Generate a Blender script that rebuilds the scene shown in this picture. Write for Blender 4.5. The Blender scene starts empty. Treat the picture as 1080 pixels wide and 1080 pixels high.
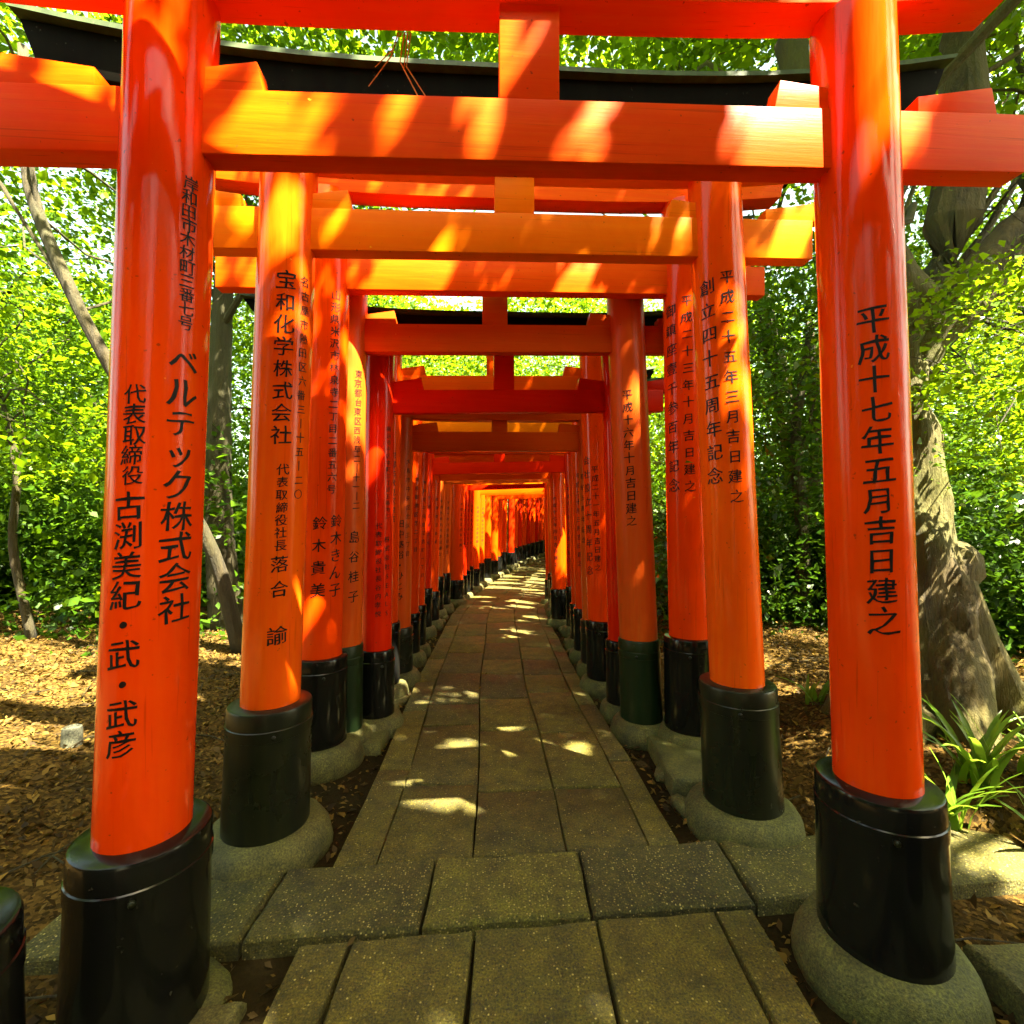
import bpy, bmesh, math, random
import numpy as np
from mathutils import Vector, Matrix
R = math.radians
sc = bpy.context.scene
COL = sc.collection

# ------------------------------------------------------------------ camera, light, exposure
cam_d = bpy.data.cameras.new('camera'); cam = bpy.data.objects.new('camera', cam_d); COL.objects.link(cam)
cam.location = (0, 0, 1.4); cam.rotation_euler = (R(90), 0, 0)
cam_d.sensor_fit = 'HORIZONTAL'; cam_d.sensor_width = 36; cam_d.lens = 17.0; cam_d.shift_y = .0120
cam_d.clip_start = .02; cam_d.clip_end = 600
sc.camera = cam
SUN = Vector((.42, -.33, .85)).normalized()          # direction to the sun: behind the camera, to the right
w = bpy.data.worlds.new('World'); sc.world = w; w.use_nodes = True
nt = w.node_tree; bg = nt.nodes['Background']
sky = nt.nodes.new('ShaderNodeTexSky'); sky.sky_type = 'NISHITA'; sky.sun_disc = False
sky.sun_elevation = math.asin(SUN.z); sky.sun_rotation = math.atan2(SUN.x, SUN.y)
sky.air_density = 1.0; sky.dust_density = 2.5; sky.ozone_density = 1.0
wm = nt.nodes.new('ShaderNodeMix'); wm.data_type = 'RGBA'; wm.blend_type = 'MULTIPLY'; wm.inputs[0].default_value = 1   # hazy, warm summer sky
wm.inputs[7].default_value = (1.0, .90, .56, 1); nt.links.new(sky.outputs[0], wm.inputs[6]); nt.links.new(wm.outputs[2], bg.inputs[0]); bg.inputs[1].default_value = .080
sd = bpy.data.lights.new('sun', 'SUN'); so = bpy.data.objects.new('sun', sd); COL.objects.link(so)
sd.energy = 5.0; sd.angle = R(.53); sd.color = (1, .90, .66)
so.rotation_euler = SUN.to_track_quat('Z', 'Y').to_euler(); so.location = (4, -4, 12)
sc.view_settings.view_transform = 'Standard'; sc.view_settings.look = 'None'
sc.view_settings.exposure = 4.05; sc.view_settings.gamma = 1
sc.render.engine = 'CYCLES'
sc.cycles.max_bounces = 8; sc.cycles.diffuse_bounces = 5; sc.cycles.glossy_bounces = 3
sc.cycles.transmission_bounces = 3; sc.cycles.caustics_reflective = False; sc.cycles.caustics_refractive = False
sc.cycles.sample_clamp_indirect = 6; sc.cycles.use_denoising = True

# ------------------------------------------------------------------ helpers
class MB:
    def __init__(s): s.v = []; s.f = []; s.m = []; s.fl = []
    def add(s, vs, fs, mi=0):
        o = len(s.v); s.v += [tuple(v) for v in vs]
        for f in fs: s.f.append([o + i for i in f]); s.m.append(mi)
    def box(s, c, d, rot=None, mi=0, bev=0):
        x, y, z = d[0] / 2, d[1] / 2, d[2] / 2
        vs = [Vector((a * x, b * y, e * z)) for e in (-1, 1) for a, b in ((-1, -1), (1, -1), (1, 1), (-1, 1))]
        if rot: vs = [rot @ v for v in vs]
        s.add([v + Vector(c) for v in vs], [(3, 2, 1, 0), (4, 5, 6, 7), (0, 1, 5, 4), (1, 2, 6, 5), (2, 3, 7, 6), (3, 0, 4, 7)], mi)
    def lathe(s, prof, n=48, axis=None, mi=0, cap=True, wob=None):
        """prof: (r, z) bottom to top; axis(z) -> (x, y) of the axis at that height"""
        vs = []; k = len(prof)
        for r, z in prof:
            ax, ay = axis(z) if axis else (0, 0)
            for i in range(n):
                a = 2 * math.pi * i / n; rr = r * (1 + (wob(a, z) if wob else 0))
                vs.append((ax + rr * math.cos(a), ay + rr * math.sin(a), z))
        fs = [(j * n + i, j * n + (i + 1) % n, (j + 1) * n + (i + 1) % n, (j + 1) * n + i) for j in range(k - 1) for i in range(n)]
        if cap: fs += [tuple(range(n - 1, -1, -1)), tuple((k - 1) * n + i for i in range(n))]
        s.add(vs, fs, mi)
    def tube(s, pts, rad, n=8, mi=0, wob=None, cap=True):
        pts = [Vector(p) for p in pts]; k = len(pts); vs = []
        up = Vector((.31, .2, .93)).normalized()
        for j, p in enumerate(pts):
            t = (pts[min(j + 1, k - 1)] - pts[max(j - 1, 0)]).normalized()
            a = t.cross(up)
            if a.length < .1: a = t.cross(Vector((1, 0, 0)))
            a.normalize(); b = t.cross(a)
            for i in range(n):
                th = 2 * math.pi * i / n
                r = rad[j] * (1 + (wob(th, j) if wob else 0))
                vs.append(p + (a * math.cos(th) + b * math.sin(th)) * r)
        fs = [(j * n + i, j * n + (i + 1) % n, (j + 1) * n + (i + 1) % n, (j + 1) * n + i) for j in range(k - 1) for i in range(n)]
        if cap: fs += [tuple(range(n - 1, -1, -1)), tuple((k - 1) * n + i for i in range(n))]
        s.add(vs, fs, mi)
    def beam(s, rows, mi=0, end_mi=None):
        """rows: list of closed cross-section rings (equal length)"""
        n = len(rows[0]); vs = [v for r in rows for v in r]
        o = len(s.v)
        s.add(vs, [(j * n + i, (j + 1) * n + i, (j + 1) * n + (i + 1) % n, j * n + (i + 1) % n) for j in range(len(rows) - 1) for i in range(n)], mi)
        s.f.append([o + i for i in range(n)]); s.m.append(mi if end_mi is None else end_mi)
        s.f.append([o + (len(rows) - 1) * n + i for i in range(n - 1, -1, -1)]); s.m.append(mi if end_mi is None else end_mi)
    def build(s, name, mats, parent=None, smooth=False, loc=None, bevel=0, angle=40):
        me = bpy.data.meshes.new(name); me.from_pydata(s.v, [], s.f); me.update()
        mats = mats if isinstance(mats, (list, tuple)) else [mats]
        for m in mats: me.materials.append(m)
        if len(mats) > 1: me.polygons.foreach_set('material_index', s.m)
        bm = bmesh.new(); bm.from_mesh(me)
        bmesh.ops.recalc_face_normals(bm, faces=bm.faces)
        if bevel:
            es = [e for e in bm.edges if len(e.link_faces) == 2 and e.calc_face_angle(0) > R(50)]
            bmesh.ops.bevel(bm, geom=es, offset=bevel, segments=2, affect='EDGES', profile=.6)
        if smooth or bevel:
            for f in bm.faces: f.smooth = True
            for e in bm.edges:
                if len(e.link_faces) == 2 and e.calc_face_angle(0) > R(angle): e.smooth = False
        bm.to_mesh(me); bm.free()
        o = bpy.data.objects.new(name, me); COL.objects.link(o)
        if parent: o.parent = parent
        if loc: o.location = loc
        return o

def tag(o, label=None, cat=None, group=None, kind=None):
    if label: o['label'] = label
    if cat: o['category'] = cat
    if group: o['group'] = group
    if kind: o['kind'] = kind
    return o
def empty(name, loc, rz=0):
    o = bpy.data.objects.new(name, None); COL.objects.link(o); o.location = loc; o.rotation_euler = (0, 0, rz)
    o.empty_display_size = .1
    return o

# ------------------------------------------------------------------ materials
def mat(name):
    m = bpy.data.materials.new(name); m.use_nodes = True
    t = m.node_tree; return m, t, t.nodes['Principled BSDF'], t.nodes['Material Output']
def node(t, typ, **kw):
    n = t.nodes.new(typ)
    for k, v in kw.items():
        if k in n.inputs: n.inputs[k].default_value = v
        else: setattr(n, k, v)
    return n
def ramp(t, fac, stops):
    r = t.nodes.new('ShaderNodeValToRGB'); e = r.color_ramp.elements
    while len(e) < len(stops): e.new(.5)
    for k, (p, c) in enumerate(stops):
        e[k].position = p; e[k].color = (*c, 1) if len(c) == 3 else c
    t.links.new(fac, r.inputs[0]); return r.outputs[0]
def mixc(t, fac, a, b, typ='MIX'):
    n = t.nodes.new('ShaderNodeMix'); n.data_type = 'RGBA'; n.blend_type = typ
    for s, v in ((n.inputs[0], fac), (n.inputs[6], a), (n.inputs[7], b)):
        if hasattr(v, 'node'): t.links.new(v, s)
        else: s.default_value = v if not isinstance(v, tuple) else ((*v, 1) if len(v) == 3 else v)
    return n.outputs[2]
def objco(t, scale=(1, 1, 1)):
    c = t.nodes.new('ShaderNodeTexCoord'); mp = t.nodes.new('ShaderNodeMapping'); mp.inputs['Scale'].default_value = scale
    t.links.new(c.outputs['Object'], mp.inputs[0]); return mp.outputs[0]
def noise(t, co, scale, detail=4, rough=.55, dist=0):
    n = node(t, 'ShaderNodeTexNoise', Scale=scale, Detail=detail, Roughness=rough, Distortion=dist)
    t.links.new(co, n.inputs['Vector']); return n.outputs['Fac']
def bump(t, p, h, strength, dist=.01):
    b = node(t, 'ShaderNodeBump', Strength=strength, Distance=dist); t.links.new(h, b.inputs['Height'])
    t.links.new(b.outputs[0], p.inputs['Normal'])

def vermilion(name, base, worn, rough=.06, grain='Z'):
    m, t, p, o = mat(name)
    st = {'Z': (14, 14, 1.1), 'X': (1.0, 16, 22)}[grain]
    co = objco(t); cs = objco(t, st)
    n1 = noise(t, cs, 2.2, 6, .65); n2 = noise(t, co, 2.2, 4); n3 = noise(t, cs, 9, 5, .7)
    c = mixc(t, ramp(t, n1, [(.42, (0, 0, 0)), (.75, (.75, .75, .75))]), base, worn)
    c = mixc(t, ramp(t, n2, [(.3, (0, 0, 0)), (.75, (.55, .55, .55))]), c, tuple(x * .72 for x in base))
    sp = noise(t, co, 55, 2, .5)
    c = mixc(t, ramp(t, sp, [(.71, (0, 0, 0)), (.76, (.7, .7, .7))]), c, (.16, .03, .008))
    fine = {'Z': (60, 60, .9), 'X': (.9, 60, 75)}[grain]
    ck = noise(t, objco(t, fine), 1.6, 3, .6); c = mixc(t, ramp(t, ck, [(.63, (0, 0, 0)), (.70, (.45, .45, .45))]), c, tuple(x * .45 for x in base))
    ch = noise(t, co, 13, 5, .75); c = mixc(t, ramp(t, ch, [(.71, (0, 0, 0)), (.725, (.8, .8, .8))]), c, worn[:1] + (worn[1] * 2.2 + .04, worn[2] * 4 + .015))
    t.links.new(c, p.inputs['Base Color'])
    rr = node(t, 'ShaderNodeMapRange'); t.links.new(n1, rr.inputs[0]); rr.inputs[3].default_value = rough - .03; rr.inputs[4].default_value = rough + .07
    t.links.new(rr.outputs[0], p.inputs['Roughness'])
    p.inputs['Specular IOR Level'].default_value = .20 if grain == 'Z' else .035
    ad = node(t, 'ShaderNodeMath', operation='MULTIPLY_ADD'); t.links.new(n1, ad.inputs[0]); ad.inputs[1].default_value = 1.6; t.links.new(n3, ad.inputs[2])
    bump(t, p, ad.outputs[0], .10 if grain == 'Z' else .16, .003)
    return m
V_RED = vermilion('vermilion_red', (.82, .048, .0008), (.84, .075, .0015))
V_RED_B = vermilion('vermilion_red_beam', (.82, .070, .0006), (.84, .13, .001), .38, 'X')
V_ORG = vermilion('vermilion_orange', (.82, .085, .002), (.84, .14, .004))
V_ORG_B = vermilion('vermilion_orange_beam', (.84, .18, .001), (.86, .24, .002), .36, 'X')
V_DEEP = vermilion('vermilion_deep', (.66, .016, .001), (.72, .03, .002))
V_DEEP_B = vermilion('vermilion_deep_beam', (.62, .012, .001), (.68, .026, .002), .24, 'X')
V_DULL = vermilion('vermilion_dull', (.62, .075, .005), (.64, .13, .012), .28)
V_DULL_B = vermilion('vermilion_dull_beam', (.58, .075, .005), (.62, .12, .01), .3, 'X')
PAINT = {'red': (V_RED, V_RED_B), 'org': (V_ORG, V_ORG_B), 'deep': (V_DEEP, V_DEEP_B), 'dull': (V_DULL, V_DULL_B)}

def black_paint(name, base, moss, amt, rough, spec=.32):
    m, t, p, o = mat(name); co = objco(t); cs = objco(t, (9, 9, 1))
    n1 = noise(t, cs, 2, 5, .65); n2 = noise(t, co, 4, 5, .6)
    c = mixc(t, ramp(t, n1, [(.4, (0, 0, 0)), (.8, (amt, amt, amt))]), base, moss)
    sp = noise(t, co, 40, 3, .6)
    c = mixc(t, ramp(t, sp, [(.68, (0, 0, 0)), (.76, (.5, .5, .5))]), c, (.09, .085, .06))
    t.links.new(c, p.inputs['Base Color'])
    rr = node(t, 'ShaderNodeMapRange'); t.links.new(n2, rr.inputs[0]); rr.inputs[3].default_value = rough - .1; rr.inputs[4].default_value = rough + .2
    t.links.new(rr.outputs[0], p.inputs['Roughness']); p.inputs['Specular IOR Level'].default_value = spec; bump(t, p, n2, .10, .004); return m
BLACK = black_paint('black_paint', (.005, .005, .005), (.012, .013, .006), .5, .11)
BLACK_W = black_paint('black_paint_weathered', (.007, .008, .005), (.020, .023, .007), .8, .24)
GREENISH = black_paint('dark_green_paint', (.006, .016, .005), (.018, .03, .007), .7, .3)
ROOFM = black_paint('roof_board', (.004, .003, .002), (.009, .009, .004), .5, .75, .04)
CAPM = black_paint('roof_cap_moss', (.025, .038, .014), (.06, .09, .028), .9, .6, .2)
m, t, p, o = mat('ink'); p.inputs['Base Color'].default_value = (.010, .008, .007, 1); p.inputs['Roughness'].default_value = .45; p.inputs['Specular IOR Level'].default_value = .15; INK = m

def stone(name, base, alt, moss, mossamt, speck=.0, attr=False, bstr=.5):
    m, t, p, o = mat(name); co = objco(t)
    n1 = noise(t, co, 3.1, 6, .6); n2 = noise(t, co, 24, 5, .7); n3 = noise(t, co, 1.1, 4, .6)
    c = mixc(t, n1, base, alt)
    c = mixc(t, ramp(t, n2, [(.35, (.5, .5, .5)), (.65, (1, 1, 1))]), tuple(x * .35 for x in base), c)
    c = mixc(t, ramp(t, n3, [(.36, (0, 0, 0)), (.62, (mossamt,) * 3)]), c, moss)
    n4 = noise(t, co, 130, 4, .7); n5 = noise(t, co, 9, 6, .7)
    c = mixc(t, 1.0, c, ramp(t, n4, [(.32, (.30, .30, .28)), (.5, (.95, .95, .95)), (.68, (1.9, 1.85, 1.7))]), 'MULTIPLY')
    c = mixc(t, 1.0, c, ramp(t, n5, [(.32, (.42, .42, .38)), (.5, (.95, .95, .92)), (.68, (1.45, 1.42, 1.35))]), 'MULTIPLY')
    ha = node(t, 'ShaderNodeMath', operation='MULTIPLY_ADD'); t.links.new(n4, ha.inputs[0]); ha.inputs[1].default_value = .55; t.links.new(n2, ha.inputs[2]); h = ha.outputs[0]
    if attr:
        a = node(t, 'ShaderNodeAttribute', attribute_name='tone'); 
        hs = node(t, 'ShaderNodeHueSaturation'); mr = node(t, 'ShaderNodeMapRange'); t.links.new(a.outputs['Fac'], mr.inputs[0])
        mr.inputs[3].default_value = .62; mr.inputs[4].default_value = 1.35
        t.links.new(mr.outputs[0], hs.inputs['Value']); t.links.new(c, hs.inputs['Color']); c = hs.outputs[0]
    if speck:
        v = node(t, 'ShaderNodeTexVoronoi', Scale=105); t.links.new(co, v.inputs['Vector'])
        near = ramp(t, v.outputs['Distance'], [(.24, (1, 1, 1)), (.42, (0, 0, 0))])
        pick = node(t, 'ShaderNodeSeparateColor'); t.links.new(v.outputs['Color'], pick.inputs[0])
        pk = ramp(t, pick.outputs[0], [(1 - speck, (0, 0, 0)), (1 - speck + .12, (1, 1, 1))])
        mm = node(t, 'ShaderNodeMath', operation='MULTIPLY'); t.links.new(near, mm.inputs[0]); t.links.new(pk, mm.inputs[1])
        tone = ramp(t, pick.outputs[1], [(.2, (.14, .105, .018)), (.6, (.28, .22, .05)), (.95, (.48, .40, .13))])
        c = mixc(t, mm.outputs[0], c, tone)
        # dark pits
        pk2 = ramp(t, pick.outputs[2], [(.72, (0, 0, 0)), (.8, (.8, .8, .8))])
        m2 = node(t, 'ShaderNodeMath', operation='MULTIPLY'); t.links.new(near, m2.inputs[0]); t.links.new(pk2, m2.inputs[1])
        c = mixc(t, m2.outputs[0], c, (.02, .018, .01))
    t.links.new(c, p.inputs['Base Color'])
    rr = node(t, 'ShaderNodeMapRange'); t.links.new(n2, rr.inputs[0]); rr.inputs[3].default_value = .5; rr.inputs[4].default_value = .95
    t.links.new(rr.outputs[0], p.inputs['Roughness']); bump(t, p, h, bstr, .022); return m
SLAB = stone('paving_stone', (.118, .090, .007), (.086, .068, .004), (.056, .057, .002), .55, .26, True, .8)  # olive tint of canopy-filtered light is put into the stone colour
STEPM = stone('step_stone', (.118, .100, .010), (.088, .077, .006), (.058, .064, .003), .6, .55, True, 1.0)
FOOT = stone('footing_concrete', (.125, .108, .032), (.088, .080, .020), (.056, .064, .006), .75, 0, False, .55)
GREY = stone('grey_concrete', (.11, .11, .085), (.08, .08, .06), (.15, .17, .08), .3, 0, False, .4)

def ground_mat():
    m, t, p, o = mat('leaf_litter_soil'); co = objco(t)
    n1 = noise(t, co, 1.6, 5, .6); n2 = noise(t, co, 38, 6, .75)
    v = node(t, 'ShaderNodeTexVoronoi', Scale=70); t.links.new(co, v.inputs['Vector'])
    s = node(t, 'ShaderNodeSeparateColor'); t.links.new(v.outputs['Color'], s.inputs[0])
    leaf = ramp(t, s.outputs[0], [(.0, (.02, .011, .003)), (.4, (.06, .035, .008)), (.7, (.115, .066, .014)), (1, (.18, .105, .022))])
    soil = mixc(t, n2, (.005, .0035, .001), (.032, .021, .005))
    at = node(t, 'ShaderNodeAttribute', attribute_name='litter'); mu = node(t, 'ShaderNodeMath', operation='MULTIPLY')
    t.links.new(ramp(t, n1, [(.3, (.2, .2, .2)), (.6, (.85, .85, .85))]), mu.inputs[0]); t.links.new(at.outputs['Fac'], mu.inputs[1])
    c = mixc(t, mu.outputs[0], soil, leaf)
    t.links.new(c, p.inputs['Base Color']); p.inputs['Roughness'].default_value = .95; p.inputs['Specular IOR Level'].default_value = .08
    bump(t, p, n2, .8, .02); return m
GROUND = ground_mat()

def leaf_mat(name, dark, light, trans, tw=.45, rough=.42):
    m, t, p, o = mat(name)
    a = node(t, 'ShaderNodeAttribute', attribute_name='tone')
    c = ramp(t, a.outputs['Fac'], [(0, dark), (1, light)])
    tc = ramp(t, a.outputs['Fac'], [(0, tuple(x * .55 for x in trans)), (1, trans)])
    t.links.new(c, p.inputs['Base Color']); p.inputs['Roughness'].default_value = rough
    p.inputs['Specular IOR Level'].default_value = .22
    tr = node(t, 'ShaderNodeBsdfTranslucent'); t.links.new(tc, tr.inputs[0])
    mx = node(t, 'ShaderNodeMixShader'); mx.inputs[0].default_value = tw
    t.links.new(p.outputs[0], mx.inputs[1]); t.links.new(tr.outputs[0], mx.inputs[2]); t.links.new(mx.outputs[0], o.inputs[0]); return m
LEAF_MAPLE = leaf_mat('maple_leaf', (.034, .092, .002), (.095, .18, .004), (.27, .44, .006), .52)
LEAF_MID = leaf_mat('mid_green_leaf', (.014, .052, .002), (.060, .125, .004), (.15, .29, .006), .42)
LEAF_DARK = leaf_mat('evergreen_leaf', (.009, .034, .003), (.040, .088, .004), (.08, .17, .006), .3, .3)
BLADE = leaf_mat('blade_leaf', (.075, .16, .012), (.13, .24, .02), (.30, .46, .03), .35, .35)
LITTER = leaf_mat('dry_leaf', (.018, .010, .002), (.24, .145, .020), (.18, .10, .010), .15, .75)

def bark_mat(name, a, b, moss, amt, sx=(6, 6, 1.2)):
    m, t, p, o = mat(name); co = objco(t, sx); c0 = objco(t)
    n1 = noise(t, co, 3.5, 7, .65, .6); n2 = noise(t, c0, 1.5, 4); n3 = noise(t, co, 12, 5, .7)
    c = mixc(t, ramp(t, n1, [(.3, (0, 0, 0)), (.7, (1, 1, 1))]), a, b)
    c = mixc(t, ramp(t, n2, [(.38, (0, 0, 0)), (.65, (amt,) * 3)]), c, moss)
    t.links.new(c, p.inputs['Base Color']); p.inputs['Roughness'].default_value = .85
    mx = node(t, 'ShaderNodeMath', operation='ADD'); t.links.new(n1, mx.inputs[0]); t.links.new(n3, mx.inputs[1])
    bump(t, p, mx.outputs[0], .9, .03); return m
BARK = bark_mat('old_bark', (.022, .014, .003), (.098, .066, .009), (.080, .080, .002), .95)
BARK_D = bark_mat('dark_bark', (.014, .010, .003), (.058, .042, .012), (.036, .040, .005), .6)
BARK_P = bark_mat('pale_bark', (.028, .020, .006), (.085, .062, .017), (.045, .05, .007), .6)

# ------------------------------------------------------------------ the lie of the land
PATH = [(-1.0, .06), (1.5, .04), (2.1, .0), (3.0, -.03), (3.5, -.07), (4.2, -.12), (5.2, -.14), (6.3, -.17), (7.2, -.21), (8.0, -.19), (8.6, -.15), (9.2, -.06),
        (9.8, .05), (10.5, .14), (11.3, .22), (12.0, .33), (12.8, .50), (13.5, .70), (14.4, .95), (15.5, 1.32), (16.5, 1.70), (17.5, 2.15), (18.5, 2.7), (20, 3.6), (22, 4.9), (24, 6.4)]
def path_x(y):
    if y <= PATH[0][0]: return PATH[0][1]
    for (y0, x0), (y1, x1) in zip(PATH, PATH[1:]):
        if y <= y1: return x0 + (x1 - x0) * (y - y0) / (y1 - y0)
    return PATH[-1][1] + (y - PATH[-1][0]) * .8
def rise(y): return max(0, y - 12.5) * .060 if y < 40 else 1.65
def smooth(a, b, x):
    x = max(0, min(1, (x - a) / (b - a))); return x * x * (3 - 2 * x)
rng = np.random.default_rng(11); random.seed(5)
def ground_z(x, y):
    d = x - path_x(y); ad = abs(d)
    z = rise(y) - .05
    wob = .035 * math.sin(3.1 * x + 1.3 * y) * math.sin(2.3 * y - .7 * x) + .02 * math.sin(7.1 * x) * math.sin(6.3 * y + 1)
    k = smooth(1.2, 2.6, ad) * (1 - .9 * smooth(1.0, 1.4, y) * (1 - smooth(2.05, 2.4, y)) * (d > 0) * (ad < 2.3))
    z += k * wob
    if d < 0: z += .14 * smooth(1.25, 3.2, ad) + .25 * smooth(3.5, 9, ad)
    else:
        e0 = 1.55 + .65 * smooth(.9, 1.3, y) * (1 - smooth(2.0, 2.35, y))
        z += .24 * smooth(e0, e0 + .8, ad) + .15 * smooth(3.5, 9, ad)
    z += .9 * smooth(14, 45, math.hypot(x, y)) * k
    return z

def axis_pts(lims):
    out = []
    for a, b, s in lims:
        n = max(1, round((b - a) / s)); out += [a + (b - a) * i / n for i in range(n)]
    return out + [lims[-1][1]]
gx = axis_pts([(-90, -25, 6), (-25, -9, 1), (-9, -4, .25), (-4, 4, .09), (4, 9, .25), (9, 25, 1), (25, 90, 6)])
gy = axis_pts([(-60, -8, 4), (-8, 0, .5), (0, 8, .09), (8, 20, .25), (20, 40, 1), (40, 160, 10)])
g = MB(); nx = len(gx)
g.v = [(x, y, ground_z(x, y)) for y in gy for x in gx]
g.f = [(j * nx + i, j * nx + i + 1, (j + 1) * nx + i + 1, (j + 1) * nx + i) for j in range(len(gy) - 1) for i in range(nx - 1)]
g.m = [0] * len(g.f)
gob = g.build('ground', GROUND, smooth=True, angle=180)
at = gob.data.attributes.new('litter', 'FLOAT', 'POINT'); at.data.foreach_set('value', np.array([smooth(1.15, 1.7, abs(v[0] - path_x(v[1]))) for v in g.v], dtype=np.float32))
tag(gob, 'forest floor of soil and dry leaves on both sides of the path', kind='structure')

# paving: every slab a chamfered block, one mesh per run
def slab(mb, tones, corners, z, th, gap=.003, ch=.008, tilt=.003):
    c = [Vector((x, y, 0)) for x, y in corners]; ctr = sum(c, Vector()) / 4
    def inset(p, d):
        v = ctr - p; return p + v * min(.45, d / max(v.length, 1e-3))
    zs = [z + random.uniform(-tilt, tilt) for _ in range(4)]
    n = 5
    # outline with a slightly ragged edge
    ring = []
    for i in range(4):
        for k in range(n):
            f = k / n; p = c[i].lerp(c[(i + 1) % 4], f); zz = zs[i] + (zs[(i + 1) % 4] - zs[i]) * f
            j = random.uniform(0, .006)
            ring.append((p, zz, j))
    N = len(ring); o = []
    for p, zz, j in ring: q = inset(p, gap + j * .6); o.append((q.x, q.y, z - th))
    for p, zz, j in ring: q = inset(p, gap + j); o.append((q.x, q.y, zz - ch * random.uniform(.7, 1.3)))
    for p, zz, j in ring: q = inset(p, gap + j + ch * random.uniform(.6, 1.5)); o.append((q.x, q.y, zz))
    fs = [(r * N + i, r * N + (i + 1) % N, (r + 1) * N + (i + 1) % N, (r + 1) * N + i) for r in range(2) for i in range(N)]
    fs.append(tuple(2 * N + i for i in range(N)))
    mb.add(o, fs); tn = random.random(); tones += [tn] * len(fs)
def add_tone(ob, tones):
    a = ob.data.attributes.new('tone', 'FLOAT', 'FACE'); a.data.foreach_set('value', np.array(tones, dtype=np.float32))

def row_front(x): return 1.695 - .0 + (x - .02) * .099          # the row of step stones runs slightly askew
# near slabs, this side of the step
mb = MB(); tn = []
cols = [-.71, -.54, -.128, .300, .735, .875]
for i in range(5):
    y = -.9 + random.uniform(0, .3)
    while True:
        L = random.uniform(.62, .95); y1 = y + L
        last = y1 > 1.25
        a, b = cols[i] + .003, cols[i + 1] - .003
        yl, yr = (row_front(a) - .006, row_front(b) - .006) if last else (y1 - .008, y1 - .008)
        slab(mb, tn, [(a, y), (b, y), (b, yr), (a, yl)], 0, .12)
        y = y1
        if last: break
o = mb.build('near_paving', SLAB, smooth=True, angle=22); add_tone(o, tn); tag(o, 'olive stone slabs of the path this side of the step', kind='structure')
# the row of exposed-aggregate step stones
mb = MB(); tn = []
jo = [-1.62, -.905, -.315, .285, .902, 1.52, 2.2]
for a, b in zip(jo, jo[1:]):
    slab(mb, tn, [(a, row_front(a)), (b, row_front(b)), (b, row_front(b) + .345), (a, row_front(a) + .345)], .016 + random.uniform(-.004, .004), .2, .003, .012, .005)
o = mb.build('step', STEPM, smooth=True, angle=22); add_tone(o, tn); tag(o, 'low step of rough aggregate stones across the path', kind='structure')
# long run of slabs beyond, following the bend
mb = MB(); tn = []
us = [-.735, -.56, -.165, .235, .60, .735]
def pt(u, s):
    d = .05; tx = path_x(s + d) - path_x(s - d); l = math.hypot(tx, 2 * d); nx_, ny_ = 2 * d / l, -tx / l
    return (path_x(s) + u * nx_, s + u * ny_)
for i in range(5):
    a, b = us[i] + .001, us[i + 1] - .001; s = None; first = True
    while True:
        L = random.uniform(.38, .80) if i in (1, 2, 3) else random.uniform(.5, .95)
        if first:
            ya, yb = row_front(a) + .357, row_front(b) + .357; s1 = 2.1 + L; q = [(a, ya), (b, yb), pt(b, s1), pt(a, s1)]; first = False
        else:
            s1 = s + L; q = [pt(a, s + .006), pt(b, s + .006), pt(b, s1), pt(a, s1)]
        slab(mb, tn, q, rise(s1 - L / 2), .12, .001, .005, .004); s = s1
        if s > 24: break
o = mb.build('path', SLAB, smooth=True, angle=55); add_tone(o, tn); tag(o, 'stone slab path running through the gates and bending right', kind='structure')
# rough kerb stones and dirt-filled gutters along the path
def rock(mb, c, d, seed, rz=0):
    rs = random.Random(seed); n = 12; rings = [(.72, -.5), (.98, -.25), (1, .1), (.9, .38), (.6, .5)]
    vs = []
    for r, z in rings:
        for i in range(n):
            a = 2 * math.pi * i / n; k = 1 / max(abs(math.cos(a)), abs(math.sin(a))) ** .55
            rr = r * k * rs.uniform(.88, 1.05)
            x, y = rr * math.cos(a) * d[0] / 2, rr * math.sin(a) * d[1] / 2
            vs.append((c[0] + x * math.cos(rz) - y * math.sin(rz), c[1] + x * math.sin(rz) + y * math.cos(rz), c[2] + z * d[2] * rs.uniform(.85, 1.1)))
    fs = [(j * n + i, j * n + (i + 1) % n, (j + 1) * n + (i + 1) % n, (j + 1) * n + i) for j in range(len(rings) - 1) for i in range(n)]
    fs.append(tuple((len(rings) - 1) * n + i for i in range(n))); mb.add(vs, fs)

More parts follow.
